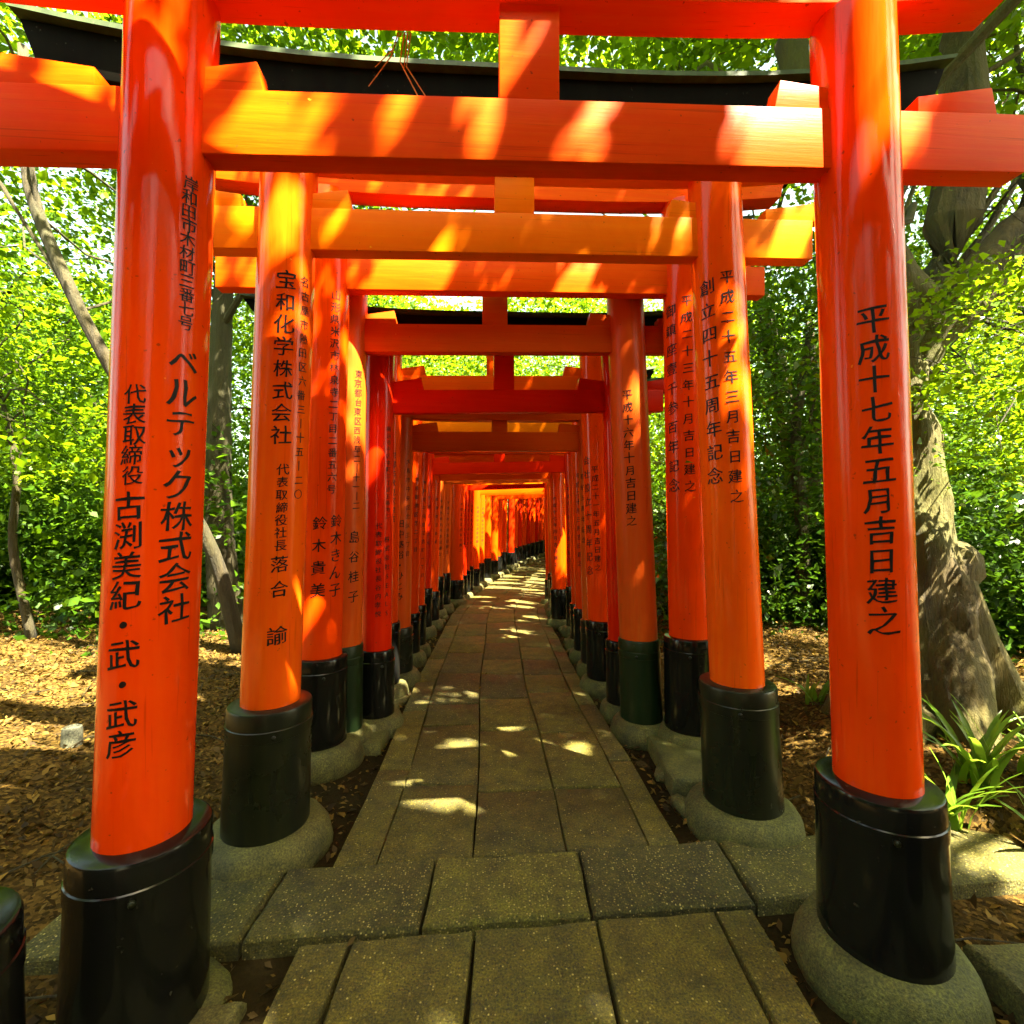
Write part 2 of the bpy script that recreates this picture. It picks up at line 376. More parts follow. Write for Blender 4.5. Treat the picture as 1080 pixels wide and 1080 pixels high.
# ------------------------------------------------------------------ lettering painted on the pillars
GLY = {}
def glyph(ch):
    """glyph outline as (verts in em units, faces), cut in narrow strips so that it can bend round a pillar"""
    if ch in GLY: return GLY[ch]
    cu = bpy.data.curves.new('g', 'FONT'); cu.body = ch; cu.resolution_u = 3; cu.offset = .0
    ob = bpy.data.objects.new('g', cu); COL.objects.link(ob)
    dg = bpy.context.evaluated_depsgraph_get()
    me = bpy.data.meshes.new_from_object(ob.evaluated_get(dg))
    bpy.data.objects.remove(ob)
    bm = bmesh.new(); bm.from_mesh(me); bpy.data.meshes.remove(me)
    wid = max((v.co.x for v in bm.verts), default=1)
    off = .5 if wid > .75 or not ch.isascii() else wid / 2
    disp = {v: Vector((0, 0)) for v in bm.verts}
    for f in bm.faces:
        sg = 1 if f.calc_center_median() and f.normal.z >= 0 else -1
        for lp in f.loops:
            if len(lp.edge.link_faces) == 1:
                d = (lp.link_loop_next.vert.co - lp.vert.co).normalized(); nn_ = Vector((d.y, -d.x)) * sg
                for v_ in (lp.vert, lp.link_loop_next.vert): disp[v_] += nn_ * .5
    for v, d in disp.items():                                    # brush weight: heavy down-strokes, light cross-strokes, uneven ink
        k = 1 + .7 * math.sin(13 * v.co.x + 4 * v.co.y) * math.sin(9 * v.co.y + 2)
        corner = .010 if .6 < d.length < .8 else 0
        v.co.x += d.x * (.013 * k + corner); v.co.y += d.y * (-.002 + .009 * (k - 1) + corner)
    for v in bm.verts:
        x, y = v.co.x - off, v.co.y - .38
        y += .10 * x + .018 * math.sin(9 * x + 5 * y)        # brush writing climbs to the right
        x += .015 * math.sin(11 * y + ord(ch) % 7)
        v.co = (x, y, 0)
    for k in range(-5, 6):
        bmesh.ops.bisect_plane(bm, geom=bm.verts[:] + bm.edges[:] + bm.faces[:], plane_co=(k * .1, 0, 0), plane_no=(1, 0, 0))
    bm.verts.ensure_lookup_table(); bm.verts.index_update()
    GLY[ch] = ([(v.co.x, v.co.y) for v in bm.verts], [[v.index for v in f.verts] for f in bm.faces]); bm.free()
    return GLY[ch]
def write(mb, text, zt, zb, ang, size, rad, axis, side):
    """a column of text from height zt to zb; ang = degrees round the pillar from -Y towards the path"""
    n = len(text); pitch = (zt - zb) / n
    for i, ch in enumerate(text):
        if ch in ' 　': continue
        if ch in 'ー丨|': ch = '丨'
        vs, fs = glyph(ch); zc = zt - pitch * (i + .5); out = []
        sz = size * random.uniform(.94, 1.05); da = random.uniform(-1.2, 1.2)
        for x, y in vs:
            z = zc + y * sz; r = rad(z) + .0012; ax, ay = axis(z)
            a = side * R(ang + da) + x * sz / r
            out.append((ax + r * math.sin(a), ay - r * math.cos(a), z))
        mb.add(out, fs)

# ------------------------------------------------------------------ torii gates
GROUP = 'vermilion torii gates in a row over the path'
def gate(name_label, L, Rt, r=.12, rs=None, zb=(.08, .08), zs=(.6, .6), nuki=(2.4, 2.4, .18), next_=(.5, .5), sh=(2.85, .18), kas=.17, roofext=(.9, .9),
         lean=(.02, .02), paint='red', beam=None, sleeve=None, strut=.17, texts=(), wedge=True, zg=0, sori=.10, foot=True, shtilt=0, detail=True, black_tip=False):
    (xl, yl), (xr, yr) = L, Rt
    a = math.hypot(xr - xl, yr - yl) / 2; psi = math.atan2(yr - yl, xr - xl)
    e = empty('torii_gate', ((xl + xr) / 2, (yl + yr) / 2, zg), psi)
    tag(e, name_label, 'torii gate', GROUP)
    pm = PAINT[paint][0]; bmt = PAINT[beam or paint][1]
    if rs is None: rs = r + .045
    shz, shh = sh; slm = sleeve or BLACK
    N = 40 if detail else 20
    top = shz + .01
    slope = (nuki[1] - nuki[0]) / (2 * a)
    for k, s in enumerate((-1, 1)):
        z0 = zb[k]; zt = zs[k]; ln = lean[k]
        ln += .0255 * (abs((L, Rt)[k][0]) / (L, Rt)[k][1]) * (L[1] > 1.2)
        axis = lambda z, s=s, ln=ln, z0=z0: (s * a - s * ln * (z - z0), 0)
        rad = lambda z, z0=z0: r * (1.02 - .035 * (z - z0) / 2.6)
        zz = [z0 + (top + slope * s * a - z0) * i / 8 for i in range(9)]
        mb = MB(); mb.lathe([(rad(z), z) for z in zz], N, axis)
        pl = mb.build('pillar', pm, e, smooth=True, angle=60)
        # sleeve: black collar with two raised bands
        H = zt - z0; R0 = rs
        prof = [(R0 * 1.035, z0), (R0 * 1.02, z0 + H * .3), (R0, zt - .125), (R0, zt - .122), (R0 + .0035, zt - .120), (R0 + .0035, zt - .078), (R0, zt - .075), (R0, zt - .014), (R0 - .004, zt - .004), (R0 - .012, zt)]
        prof += [(r * .9, zt + .002)]
        ax2 = lambda z, s=s, ln=ln, z0=z0: (s * a - s * ln * (z - z0), 0)
        mb = MB(); mb.lathe(prof, N, ax2)
        sl = mb.build('sleeve', slm, pl, smooth=True, angle=35)
        if detail and zt - z0 > .3:
            for an in (R(25), R(205)):
                mb = MB()
                an2 = -math.pi / 2 + s * -an
                c = Vector((ax2(zt)[0] + R0 * math.cos(an2), R0 * math.sin(an2), zt - .10)); dv = Vector((math.cos(an2), math.sin(an2), 0))
                mb.tube([c - dv * .01, c + dv * .010, c + dv * .013], [.009, .009, .005], 10)
                mb.build('bolt', BLACK_W, sl, smooth=True)
        if foot:
            mb = MB(); rs_ = random.uniform(1.36, 1.55); ph = random.uniform(0, 6); F = R0 * rs_
            fb = z0 - .19
            mb.lathe([(F * .97, fb), (F * 1.03, fb + .05), (F * 1.04, fb + .10), (F * 1.0, fb + .145), (F * .92, fb + .178), (F * .82, fb + .193), (R0 * .9, fb + .200)], 36, lambda z: (s * a, 0),
                     wob=lambda an, z: .018 * math.sin(3 * an + ph) + .012 * math.sin(7 * an + 2 * ph) + .008 * math.sin(13 * an + 30 * z))
            mb.build('footing', FOOT, pl, smooth=True, angle=70)
        tx = [t for t in texts if t[0] == ('L' if s < 0 else 'R')]
        if tx:
            for _, text, zt_, zb_, ang, size in tx:
                mb = MB(); write(mb, text, zt_, zb_, ang, size, rad, axis, -s); mb.build('inscription', INK, pl)
    # tie beam
    nzL, nzR, nh = nuki; zc = lambda x: (nzL + nzR) / 2 + slope * x + nh / 2
    nt_ = r * .62
    def ring(x, z0, z1, y, y2=None): y2 = y if y2 is None else y2; return [(x, -y, z0), (x, y, z0), (x, y2, z1), (x, -y2, z1)]
    mb = MB(); x0, x1 = -a - next_[0], a + next_[1]
    mb.beam([ring(x0 + (x1 - x0) * i / 6, zc(x0 + (x1 - x0) * i / 6) - nh / 2, zc(x0 + (x1 - x0) * i / 6) + nh / 2, nt_ / 2) for i in range(7)], 0, 1 if black_tip else 0)
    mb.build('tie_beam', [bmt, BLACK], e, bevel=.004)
    # lintel and black-topped crown beam, ends swept up
    ext = roofext
    def lz(x):
        u = max(0, (abs(x) - a * .35) / (a * .65 + ext[0])); return slope * x + shtilt * x + sori * u ** 2.2
    def sweep(name, xa, xb, za, zb_, ya, yb, m, slant=.0, bev=.004, peak=0):
        mb = MB(); n = 18; rows = []
        for i in range(n + 1):
            x = xa + (xb - xa) * i / n; z = lz(x)
            rr = []
            sl = slant * (1 if i == n else -1 if i == 0 else 0)
            rr = [(x, -ya / 2, za + z), (x, ya / 2, za + z), (x + sl, yb / 2, zb_ + z)]
            if peak: rr.append((x + sl, 0, zb_ + z + peak))
            rr.append((x + sl, -yb / 2, zb_ + z))
            rows.append(rr)
        mb.beam(rows); return mb.build(name, m, e, bevel=bev, angle=30)
    sx = .62
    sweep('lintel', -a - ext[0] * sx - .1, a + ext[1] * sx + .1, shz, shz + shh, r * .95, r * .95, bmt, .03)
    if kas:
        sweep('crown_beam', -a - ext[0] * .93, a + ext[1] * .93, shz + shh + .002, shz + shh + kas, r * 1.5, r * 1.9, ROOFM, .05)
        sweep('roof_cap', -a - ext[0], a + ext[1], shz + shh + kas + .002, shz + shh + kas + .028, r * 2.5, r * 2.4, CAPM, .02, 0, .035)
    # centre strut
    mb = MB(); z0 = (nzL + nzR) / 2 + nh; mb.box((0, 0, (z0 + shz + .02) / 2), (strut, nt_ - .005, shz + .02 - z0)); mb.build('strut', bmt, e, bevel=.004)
    # wedges beside the pillars
    if wedge:
        for s in (-1, 1):
            for d in (-1, 1):
                zt = zc(s * a) + nh / 2; xa = s * a + d * (r * .8); xb = s * a + d * (r + .225 + random.uniform(-.01, .02)); xc = xb + d * .018
                h1, h2 = .052, .086; yy = nt_ / 2 - .004
                mb = MB(); vs = []
                for y in (-yy, yy): vs += [(xa, y, zt - .002), (xc, y, zc(xc) + nh / 2 - .002), (xb, y, zc(xb) + nh / 2 + h2), (xa, y, zt + h1)]
                mb.add(vs, [(0, 1, 2, 3), (7, 6, 5, 4), (0, 4, 5, 1), (1, 5, 6, 2), (2, 6, 7, 3), (3, 7, 4, 0)])
                mb.build('wedge', bmt, e, bevel=.003)
    return e

H = 1.4
def pz(y, d): return H + (553 - y) * d / 510.0       # height of a point seen at row y of the photograph, at distance d
def T(side, text, y0, y1, d, ang, size): return (side, text, pz(y0, d), pz(y1, d), ang, size)

# the gate that stands beside the photographer: only its left collar shows
gate('nearest torii gate, only a black pillar base showing at the bottom left corner', (-1.195, .95), (1.40, .80), .100, .17, zb=(.03, .03), zs=(.57, .57),
     nuki=(2.55, 2.6, .18), next_=(.45, .45), sh=(3.0, .2), kas=.18, roofext=(.95, .95), paint='red', lean=(-.01, 0))
gate('large glossy red torii gate in front, its top beam cut by the picture', (-1.085, 1.40), (1.185, 1.55), .117, .171, zb=(-.02, .085), zs=(.52, .585),
     nuki=(2.452, 2.512, .185), next_=(.50, .45), sh=(2.95, .20), kas=.18, roofext=(.80, .44), lean=(.016, .016), paint='red', strut=.18, shtilt=.015,
     texts=[T('L', '岸和田市木材町三番七号', 172, 340, 1.30, 58, .044), T('L', 'ベルテック株式会社', 358, 662, 1.30, 58, .088),
            T('L', '代表取締役', 405, 512, 1.29, 4, .058), T('L', '古渕美紀・武・武彦', 518, 800, 1.29, 2, .082),
            T('R', '平成十七年五月吉日建之', 322, 670, 1.45, 25, .088)])
gate('bright orange torii gate with long swept black roof, just behind the front gate', (-1.087, 2.14), (1.105, 2.32), .120, .172, zb=(.08, .08), zs=(.62, .65),
     nuki=(2.60, 2.66, .183), next_=(.36, .33), sh=(3.00, .19), kas=.17, roofext=(.93, .95), lean=(.022, .036), paint='org', sleeve=BLACK_W, strut=.18, sori=.15,
     texts=[T('L', '宝和化学株式会社', 282, 470, 2.03, 22, .083), T('L', '代表取締役社長', 488, 582, 2.03, 28, .050), T('L', '落合', 582, 635, 2.03, 28, .075), T('L', '諭', 657, 685, 2.03, 27, .08),
            T('L', '名古屋市熱田区六番三丨十五丨二〇', 283, 528, 2.04, 61, .046),
            T('R', '創立四十五周年記念', 288, 514, 2.21, 54, .078), T('R', '平成二十五年三月吉日建之', 283, 534, 2.21, 12, .066)])
gate('tall red torii gate with black-tipped tie beam, right behind the orange gate', (-1.18, 2.93), (1.165, 3.13), .130, .166, zb=(.09, .09), zs=(.61, .68),
     nuki=(2.81, 2.87, .185), next_=(.57, .47), sh=(3.40, .15), kas=.16, roofext=(.85, .75), lean=(.012, .012), paint='red', strut=.17, black_tip=True,
     texts=[T('L', '山形県米沢市林泉寺二丁目二番五六号', 303, 522, 2.82, 38, .058), T('L', '鈴木きん子', 540, 632, 2.82, 54, .085), T('L', '鈴木貴美', 540, 634, 2.82, 10, .085),
            T('R', '御鎮座壹千参百年記念', 316, 522, 3.03, 62, .085), T('R', '平成二十三年十月吉日建之', 310, 522, 3.03, 16, .072)])
gate('dull orange torii gate on dark green bases, its right pillar pale and broad', (-1.115, 3.13), (.886, 3.30), .125, .137, zb=(.08, .08), zs=(.63, .63),
     nuki=(2.506, 2.56, .18), next_=(.34, .30), sh=(2.96, .17), kas=.16, roofext=(.75, .7), lean=(.01, .035), paint='dull', sleeve=GREENISH, strut=.165,
     texts=[T('L', '東京都台東区西浅草二丨十一丨二', 388, 538, 3.03, 50, .055), T('L', '島谷桂子', 556, 640, 3.03, 46, .082),
            T('R', '平成十六年十月吉日建之', 410, 556, 3.19, 24, .072)])
gate('deep red torii gate fifth in line with slim pillars and a low tie beam', (-.958, 3.40), (.838, 3.63), .103, .099 + .025, zb=(.07, .07), zs=(.53, .54),
     nuki=(2.175, 2.24, .163), next_=(.32, .3), sh=(2.655, .14), kas=.07, roofext=(.85, .9), lean=(.004, .02), paint='deep', strut=.147,
     texts=[T('L', '横浜市中区本町三丁目五番地二', 448, 548, 3.31, 48, .038), T('L', '株式会社SEALS', 564, 652, 3.31, 46, .045), T('L', '代表取締役社長谷内孝悦', 550, 652, 3.31, 12, .045)])
RD = '平成{}年{}月吉日建之'
def far(label, L, Rt, r, paint, zs, nz, nh, sh, txt=None, **kw):
    d = (L[1] + Rt[1]) / 2; t = []
    if txt:

        t = [(s, x, z0, z1, an, sz) for s, x, an, z0, z1, sz in txt]
    return gate(label, L, Rt, r, r + kw.pop('dr', .022), zs=zs, nuki=(nz, nz + .04, nh), next_=(.3, .3), sh=sh, kas=kw.pop('kas', .12), roofext=(.7, .7), paint=paint, strut=.14, texts=t, **kw)
far('red torii gate sixth in line, anniversary writing down its right pillar', (-1.09, 4.03), (.80, 4.18), .125, 'red', (.59, .58), 2.46, .17, (2.87, .12), kas=.06, txt=
    [('L', '京都市伏見区深草', 40, 2.0, 1.4, .06), ('R', '会社設立十周年記念', 62, 2.0, .95, .080), ('R', '平成二十一年五月吉日建之', 25, 1.9, 1.0, .06)], lean=(.012, .03))
far('brown-orange torii gate seventh in line, two names on its left pillar', (-1.045, 4.37), (.81, 4.64), .120, 'dull', (.48, .49), 2.06, .175, (2.36, .17),
    [('L', '田中基裕・ひとみ', 12, 1.45, .72, .075), ('L', '大阪市中央区北浜三丁目', 48, 2.0, 1.1, .05), ('R', '平成二十二年十月吉日建之', 25, 2.0, 1.15, .062), ('R', '奉納五周年記念', 62, 1.9, 1.2, .06)], lean=(.008, .025), sleeve=BLACK_W)
far('torii gate eighth in line, sunlit orange painted into its beams, dark writing on slim red pillars', (-1.08, 5.0), (.78, 5.1), .100, 'red', (.49, .52), 2.30, .16, (2.62, .14),
    [('L', '東京都港区芝二丁目', 40, 1.9, 1.1, .05), ('R', '平成二十年三月吉日建之', 35, 1.95, .95, .06)], beam='org')  # orange beam paint carries the sunlit tone of the beam
far('red torii gate ninth in line, small writing on its left pillar', (-1.075, 5.32), (.80, 5.6), .100, 'red', (.52, .49), 2.18, .15, (2.52, .14),
    [('L', '神戸市中央区三宮町一丁目', 45, 1.9, .8, .05), ('R', '平成十九年八月吉日建之', 35, 1.95, .95, .06)])
far('deep red torii gate tenth in line with a black roof over its tie beam', (-1.16, 6.25), (.83, 6.3), .098, 'deep', (.58, .60), 2.04, .145, (2.40, .14),
    [('L', '平成五年五月', 40, 1.8, 1.1, .05), ('R', '平成十八年十月吉日建之', 40, 1.9, .9, .06)])
far('red torii gate eleventh in line, its right pillar catching a long patch of sun', (-1.14, 6.7), (.675, 6.8), .105, 'red', (.48, .50), 2.00, .145, (2.26, .13),
    [('L', '奈良市三条町', 40, 1.8, 1.1, .05), ('R', '平成十七年四月吉日建之', 30, 1.8, .8, .06)])
rows = [((-1.19, 7.5), 'dull', 'dull ochre torii gate twelfth in line, black bases set close to its neighbour'),
        ((-1.15, 8.0), 'dull', 'weathered orange torii gate thirteenth in line, just before the short wide base'),
        ((-1.01, 8.6), 'red', 'torii gate fourteenth in line on a short wide black base'),
        ((-.97, 9.1), 'deep', 'deep red torii gate fifteenth in line, partly hidden at the start of the bend'),
        ((-.935, 9.38), 'red', 'slim red torii gate tucked behind the fifteenth, at the start of the bend'),
        ((-.90, 9.65), 'red', 'red torii gate sixteenth in line, where the path starts to bend right'),
        ((-.82, 10.4), 'red', 'bright red torii gate seventeenth in line, just before the sunlit pillars'),
        ((-.76, 11.2), 'red', 'red torii gate eighteenth in line, first of the sunlit left pillars'),
        ((-.64, 11.9), 'red', 'red torii gate nineteenth in line, amid the sunlit left pillars'),
        ((-.49, 12.7), 'red', 'red torii gate twentieth in line, second last of the sunlit left pillars'),
        ((-.39, 13.1), 'red', 'red torii gate last before the one with the lit beam closing the straight'),
        ((-.27, 13.5), 'red', 'torii gate whose lit beam closes the view at the far end'),
        ((-.05, 14.4), 'deep', 'dark red torii gate just past the lit end beam, right of the sunlit pillars')]
for k, ((x, y), pnt, lab) in enumerate(rows):
    d = .35; ps = math.atan2(path_x(y + d) - path_x(y - d), 2 * d); wd = 1.80
    Rt = (x + wd * math.cos(ps), y - wd * math.sin(ps))
    if y < 8.9: Rt = (.72 + .02 * (y - 7.5), y + .05)
    zg = rise(y); zz = (.42, .42) if k == 2 else (.60, .60) if k < 2 else (.45 + .12 * (k % 3) / 2,) * 2
    far(lab, (x, y), Rt, .105 if k != 2 else .13, pnt, zz, 2.03 + .03 * (k % 3), .15, (2.36 + .03 * (k % 2), .14), [('L', RD.format('九十三八二四七六'[k % 8], '五八三十'[k % 4]), 40, 1.8, .9, .055)] if k < 8 else None,
        zg=zg, detail=False, wedge=True, beam='org' if k in (2, 11) else None)  # orange paint on these beams stands in for sunlight on them
for k, (x, y) in enumerate([(.06, 14.8), (.20, 15.2), (.34, 15.6), (.50, 16.0), (.66, 16.4), (.82, 16.8), (1.0, 17.2), (1.18, 17.6), (1.38, 18.0), (1.58, 18.4), (1.8, 18.8), (2.02, 19.2), (2.3, 19.7)]):
    d = .35; ps = math.atan2(path_x(y + d) - path_x(y - d), 2 * d)
    far('dim red torii gate in the far bend, half hidden by others', (x, y), (x + 1.8 * math.cos(ps), y - 1.8 * math.sin(ps)), .10, 'deep' if k % 2 else 'red',
        (.55, .55), 2.05, .15, (2.4, .14), None, zg=rise(y), detail=False, wedge=False)

# kerb stones between footings and path
mb = MB()
for k in range(46):
    s = random.choice((-1, 1)); y = random.uniform(2.2, 14)
    x, yy = pt(s * random.uniform(.80, .90), y)
    rock(mb, (x, yy, rise(y) - .03), (random.uniform(.07, .12), random.uniform(.12, .30), random.uniform(.05, .08)), k, random.uniform(-.4, .4))
sl_t = []
for (x, y, dx, dy, z) in [(1.0, 2.85, .30, .62, .05), (-.93, 3.25, .22, .5, .02), (1.62, 1.42, .34, .30, .05), (1.60, 1.05, .36, .4, .0), (1.95, 1.40, .3, .34, .07), (-.86, 1.2, .16, .5, -.01), (1.05, 1.15, .2, .4, -.03)]:
    q = [Vector((sx * dx / 2 * random.uniform(.85, 1.05), sy * dy / 2 * random.uniform(.88, 1.05))) for sx, sy in ((-1, -1), (1, -1), (1, 1), (-1, 1))]
    slab(mb, sl_t, [(x + p.x, y + p.y) for p in q], z, .14, .002, .016, .008)
tag(mb.build('kerb_stones', FOOT, smooth=True, angle=50), 'rough mossy kerb stones between the path and the pillar footings', 'kerb stones', kind='stuff')

# ------------------------------------------------------------------ foliage
def leaves_mesh(name, mat_, C, Nn, size, aspect, tones, parent=None):
    """C centres (n,3), Nn leaf normals (n,3)"""
    n = len(C); Nn = Nn / np.linalg.norm(Nn, axis=1, keepdims=True)
    t = rng.normal(size=(n, 3)); a = np.cross(Nn, t); a /= np.linalg.norm(a, axis=1, keepdims=True) + 1e-9; b = np.cross(Nn, a)
    L = (size * np.clip(rng.lognormal(0, .38, n), .4, 2.2))[:, None]; W = L * aspect
    droop = Nn * L * .12
    V = np.stack([C - a * L * .5 - droop, C - b * W * .5 - a * L * .05, C + a * L * .5 - droop, C + b * W * .5 - a * L * .05], 1).reshape(-1, 3)
    me = bpy.data.meshes.new(name); me.vertices.add(4 * n); me.vertices.foreach_set('co', V.astype(np.float32).ravel())
    me.loops.add(4 * n); me.loops.foreach_set('vertex_index', np.arange(4 * n, dtype=np.int32))
    me.polygons.add(n); me.polygons.foreach_set('loop_start', np.arange(n, dtype=np.int32) * 4)
    me.update(calc_edges=True); me.materials.append(mat_)
    at = me.attributes.new('tone', 'FLOAT', 'FACE'); at.data.foreach_set('value', np.clip(tones, 0, 1).astype(np.float32))
    o = bpy.data.objects.new(name, me); COL.objects.link(o)
    if parent: o.parent = parent
    return o
DENS = 2.6
GAPS = [(-.36, 1.43, 2.58, .06), (-.08, 1.43, 2.56, .07), (-.02, 1.43, 2.80, .12), (.24, 1.45, 2.58, .08), (.72, 1.47, 2.6, .06), (1.20, 1.5, 2.64, .12), (1.05, 1.44, 2.95, .24), (1.1, 1.44, 2.68, .15), (-1.3, 1.4, 2.55, .08),
        (1.30, 2.3, 2.72, .12), (.98, 2.2, 2.5, .10), (1.0, 2.2, 2.05, .09), (-.3, 2.1, 2.7, .08), (-1.05, 2.1, 2.55, .08), (.4, 3.0, 2.9, .12), (-.6, 3.0, 2.9, .09),
        (-3.3, 3.2, .1, .22), (-2.8, 3.8, .1, .2), (-2.5, 2.7, .1, .15), (-1.9, 2.3, .05, .18), (-2.2, 3.4, .1, .16), (-3.6, 4.4, .1, .35), (-2.5, 4.6, .1, .2), (-4.4, 4.3, .2, .3), (-3.0, 5.1, .1, .3), (-2.0, 4.0, .1, .25),
        (1.9, 3.6, .1, .35), (2.25, 2.15, .3, .45), (2.0, 4.4, .1, .3), (2.45, 2.8, 1.1, .06), (2.4, 2.7, 1.9, .10), (2.65, 2.6, 2.15, .5),
        (-.7, 11, 1, .35), (-.3, 12.5, .8, .4), (0, 10, .1, .8), (.3, 12, .1, .9), (.0, 8.4, .1, .5), (.6, 13.2, .1, .7), (-.1, 9.2, .1, .6), (-.35, 3.03, 0, .12), (-.1, 3.03, 0, .1), (.18, 3.03, 0, .12), (.42, 3.02, 0, .1), (.5, 3.95, 0, .1), (-.3, 4.0, 0, .1), (.1, 4.7, 0, .12), (-.4, 5.5, 0, .15), (.2, 7.2, 0, .25), (.0, 6.2, .1, .3), (-.9, 9.6, 1.2, .3),
        (-4.5, 5, 4, .7), (-5, 5, 2.8, .45), (-6, 6, 3.6, .5), (4.5, 4.5, 3, .6), (3.6, 3.4, 2.4, .4), (5.5, 5.2, 3.5, .5), (-5.5, 5.5, 1.4, .3), (4.2, 5.5, 1.6, .25), (-2.4, 11, 6, 1.2), (2.5, 12, 6, 1.2)]
def clear_gaps(C):  # canopy shaped for light: leaves removed along sun rays to chosen spots
    keep = np.ones(len(C), bool); S = np.array(SUN)
    for x, y, z, r in GAPS:
        d = C - np.array((x, y, z)); t = d @ S; q = np.linalg.norm(d - t[:, None] * S, axis=1)
        keep &= ~((t > .8) & (q < r * rng.uniform(.75, 1.15, len(C))))
    return keep
def sprays(blobs, per, spread, thick, up=1.1):
    """blobs: (centre, radii, n) -> leaf centres, normals, tones: flat layered sprays scattered through each blob's volume"""
    CC = []; NN = []; TT = []; blobs = [(c, rd, int(n * DENS)) for c, rd, n in blobs]
    for c, rd, n in blobs:
        u = rng.normal(size=(n, 3)); u /= np.linalg.norm(u, axis=1, keepdims=True)
        rr = rng.uniform(.25, 1, n) ** .55
        P = np.array(c) + u * rr[:, None] * np.array(rd)
        for pnt in P:
            k = int(per * rng.uniform(.6, 1.4)); dr = rng.normal(size=3); dr[2] *= .3; dr /= np.linalg.norm(dr)
            tl = np.array([0, 0, up]) + rng.normal(size=3) * .35
            s = spread * rng.uniform(.6, 1.4)
            off = rng.normal(size=(k, 3)) * np.array([s, s, thick]) * .5 + dr * rng.uniform(-s, s, k)[:, None] * .7
            off[:, 2] -= (off[:, 0] ** 2 + off[:, 1] ** 2) * .35
            CC.append(pnt + off); NN.append(tl + rng.normal(size=(k, 3)) * .55); TT.append(np.clip(rng.normal(rng.uniform(.25, .75), .18, k), 0, 1))
    C, Nn, tt = np.concatenate(CC), np.concatenate(NN), np.concatenate(TT); k = clear_gaps(C)
    return C[k], Nn[k], tt[k]
def curve(p0, p1, bend, n=8):
    p0, p1 = Vector(p0), Vector(p1); out = []
    for i in range(n + 1):
        f = i / n; q = p0.lerp(p1, f) + Vector(bend) * math.sin(math.pi * f)
        q += Vector((random.uniform(-1, 1), random.uniform(-1, 1), random.uniform(-1, 1))) * .025 * (p1 - p0).length * (0 < i < n)
        out.append(q)
    return out
TREES = 'trees around the row of gates'
def tree(label, cat, trunk, radii, blobs, lm, bark, per=20, size=.075, spread=.55, limbs=9, name='tree', fork=None, aspect=.62, extra=None, twigr=.3):
    b = Vector(trunk[0]); e = empty(name, b); tag(e, label, cat, TREES)
    mb = MB(); pts = []; rad = []
    tv = [Vector(p) - b for p in trunk]
    for i in range(len(tv) - 1):
        KN = 12 if extra else 5
        for k in range(KN):
            f = k / KN; pts.append(tv[i].lerp(tv[i + 1], f)); rad.append(radii[i] + (radii[i + 1] - radii[i]) * f)
    pts.append(tv[-1]); rad.append(radii[-1])
    for _ in range(2):
        pts = [pts[0]] + [(pts[i - 1] + pts[i] * 2 + pts[i + 1]) / 4 for i in range(1, len(pts) - 1)] + [pts[-1]]
    ph = random.uniform(0, 6)
    mb.tube(pts, rad, 36 if extra else 20, wob=lambda th, j: .07 * math.sin(3 * th + ph + j * .35) + .05 * math.sin(5 * th - j * .5) + .03 * math.sin(9 * th + j), cap=True)
    if extra: extra(mb)
    if extra:
        from mathutils import noise as mn
        for i, v in enumerate(mb.v):
            q = Vector(v); d = Vector((q.x, q.y, 0)) - Vector((-.05, 0, 0)); d = d.normalized() if d.length > .02 else Vector((1, 0, 0))
            k = .045 * mn.noise(q * 3.1) + .03 * mn.noise(Vector((q.x * 9, q.y * 9, q.z * 2.2))) + .014 * mn.noise(Vector((q.x * 24, q.y * 24, q.z * 6)))
            mb.v[i] = tuple(q + d * k)
    tr = mb.build('trunk', bark, e, smooth=True, angle=180)
    mb = MB(); up = len(pts)
    for c, rd, n in blobs:
        for k in range(max(2, round(limbs * n / max(1, sum(x[2] for x in blobs))))):
            p0 = pts[random.randint(int(up * .55), up - 1)]
            u = Vector((random.gauss(0, 1), random.gauss(0, 1), random.gauss(0, .6))).normalized() * .75
            p1 = Vector(c) - b + Vector((u.x * rd[0], u.y * rd[1], u.z * rd[2]))
            r0 = max(.012, radii[-1] * random.uniform(.25, .5)); cv = curve(p0, p1, (random.uniform(-.6, .6), random.uniform(-.6, .6), random.uniform(0, .5)))
            mb.tube(cv, [r0 * (1 - .88 * i / 8) for i in range(9)], 8)
            for q in (4, 6, 7):
                v = Vector((random.gauss(0, 1), random.gauss(0, 1), random.gauss(0, .4))).normalized() * random.uniform(.5, 1.1)
                mb.tube(curve(cv[q], cv[q] + v, (0, 0, .1), 4), [r0 * twigr, r0 * twigr * .8, r0 * twigr * .6, r0 * twigr * .4, .003], 5)
    mb.build('branches', bark, e, smooth=True)
    C, Nn, tt = sprays(blobs, per, spread, .10)
    leaves_mesh('crown', lm, C - np.array(b), Nn, size, aspect, tt, e)
    return e
Z = ground_z
def G(x, y, dz=-.06): return (x, y, Z(x, y) + dz)

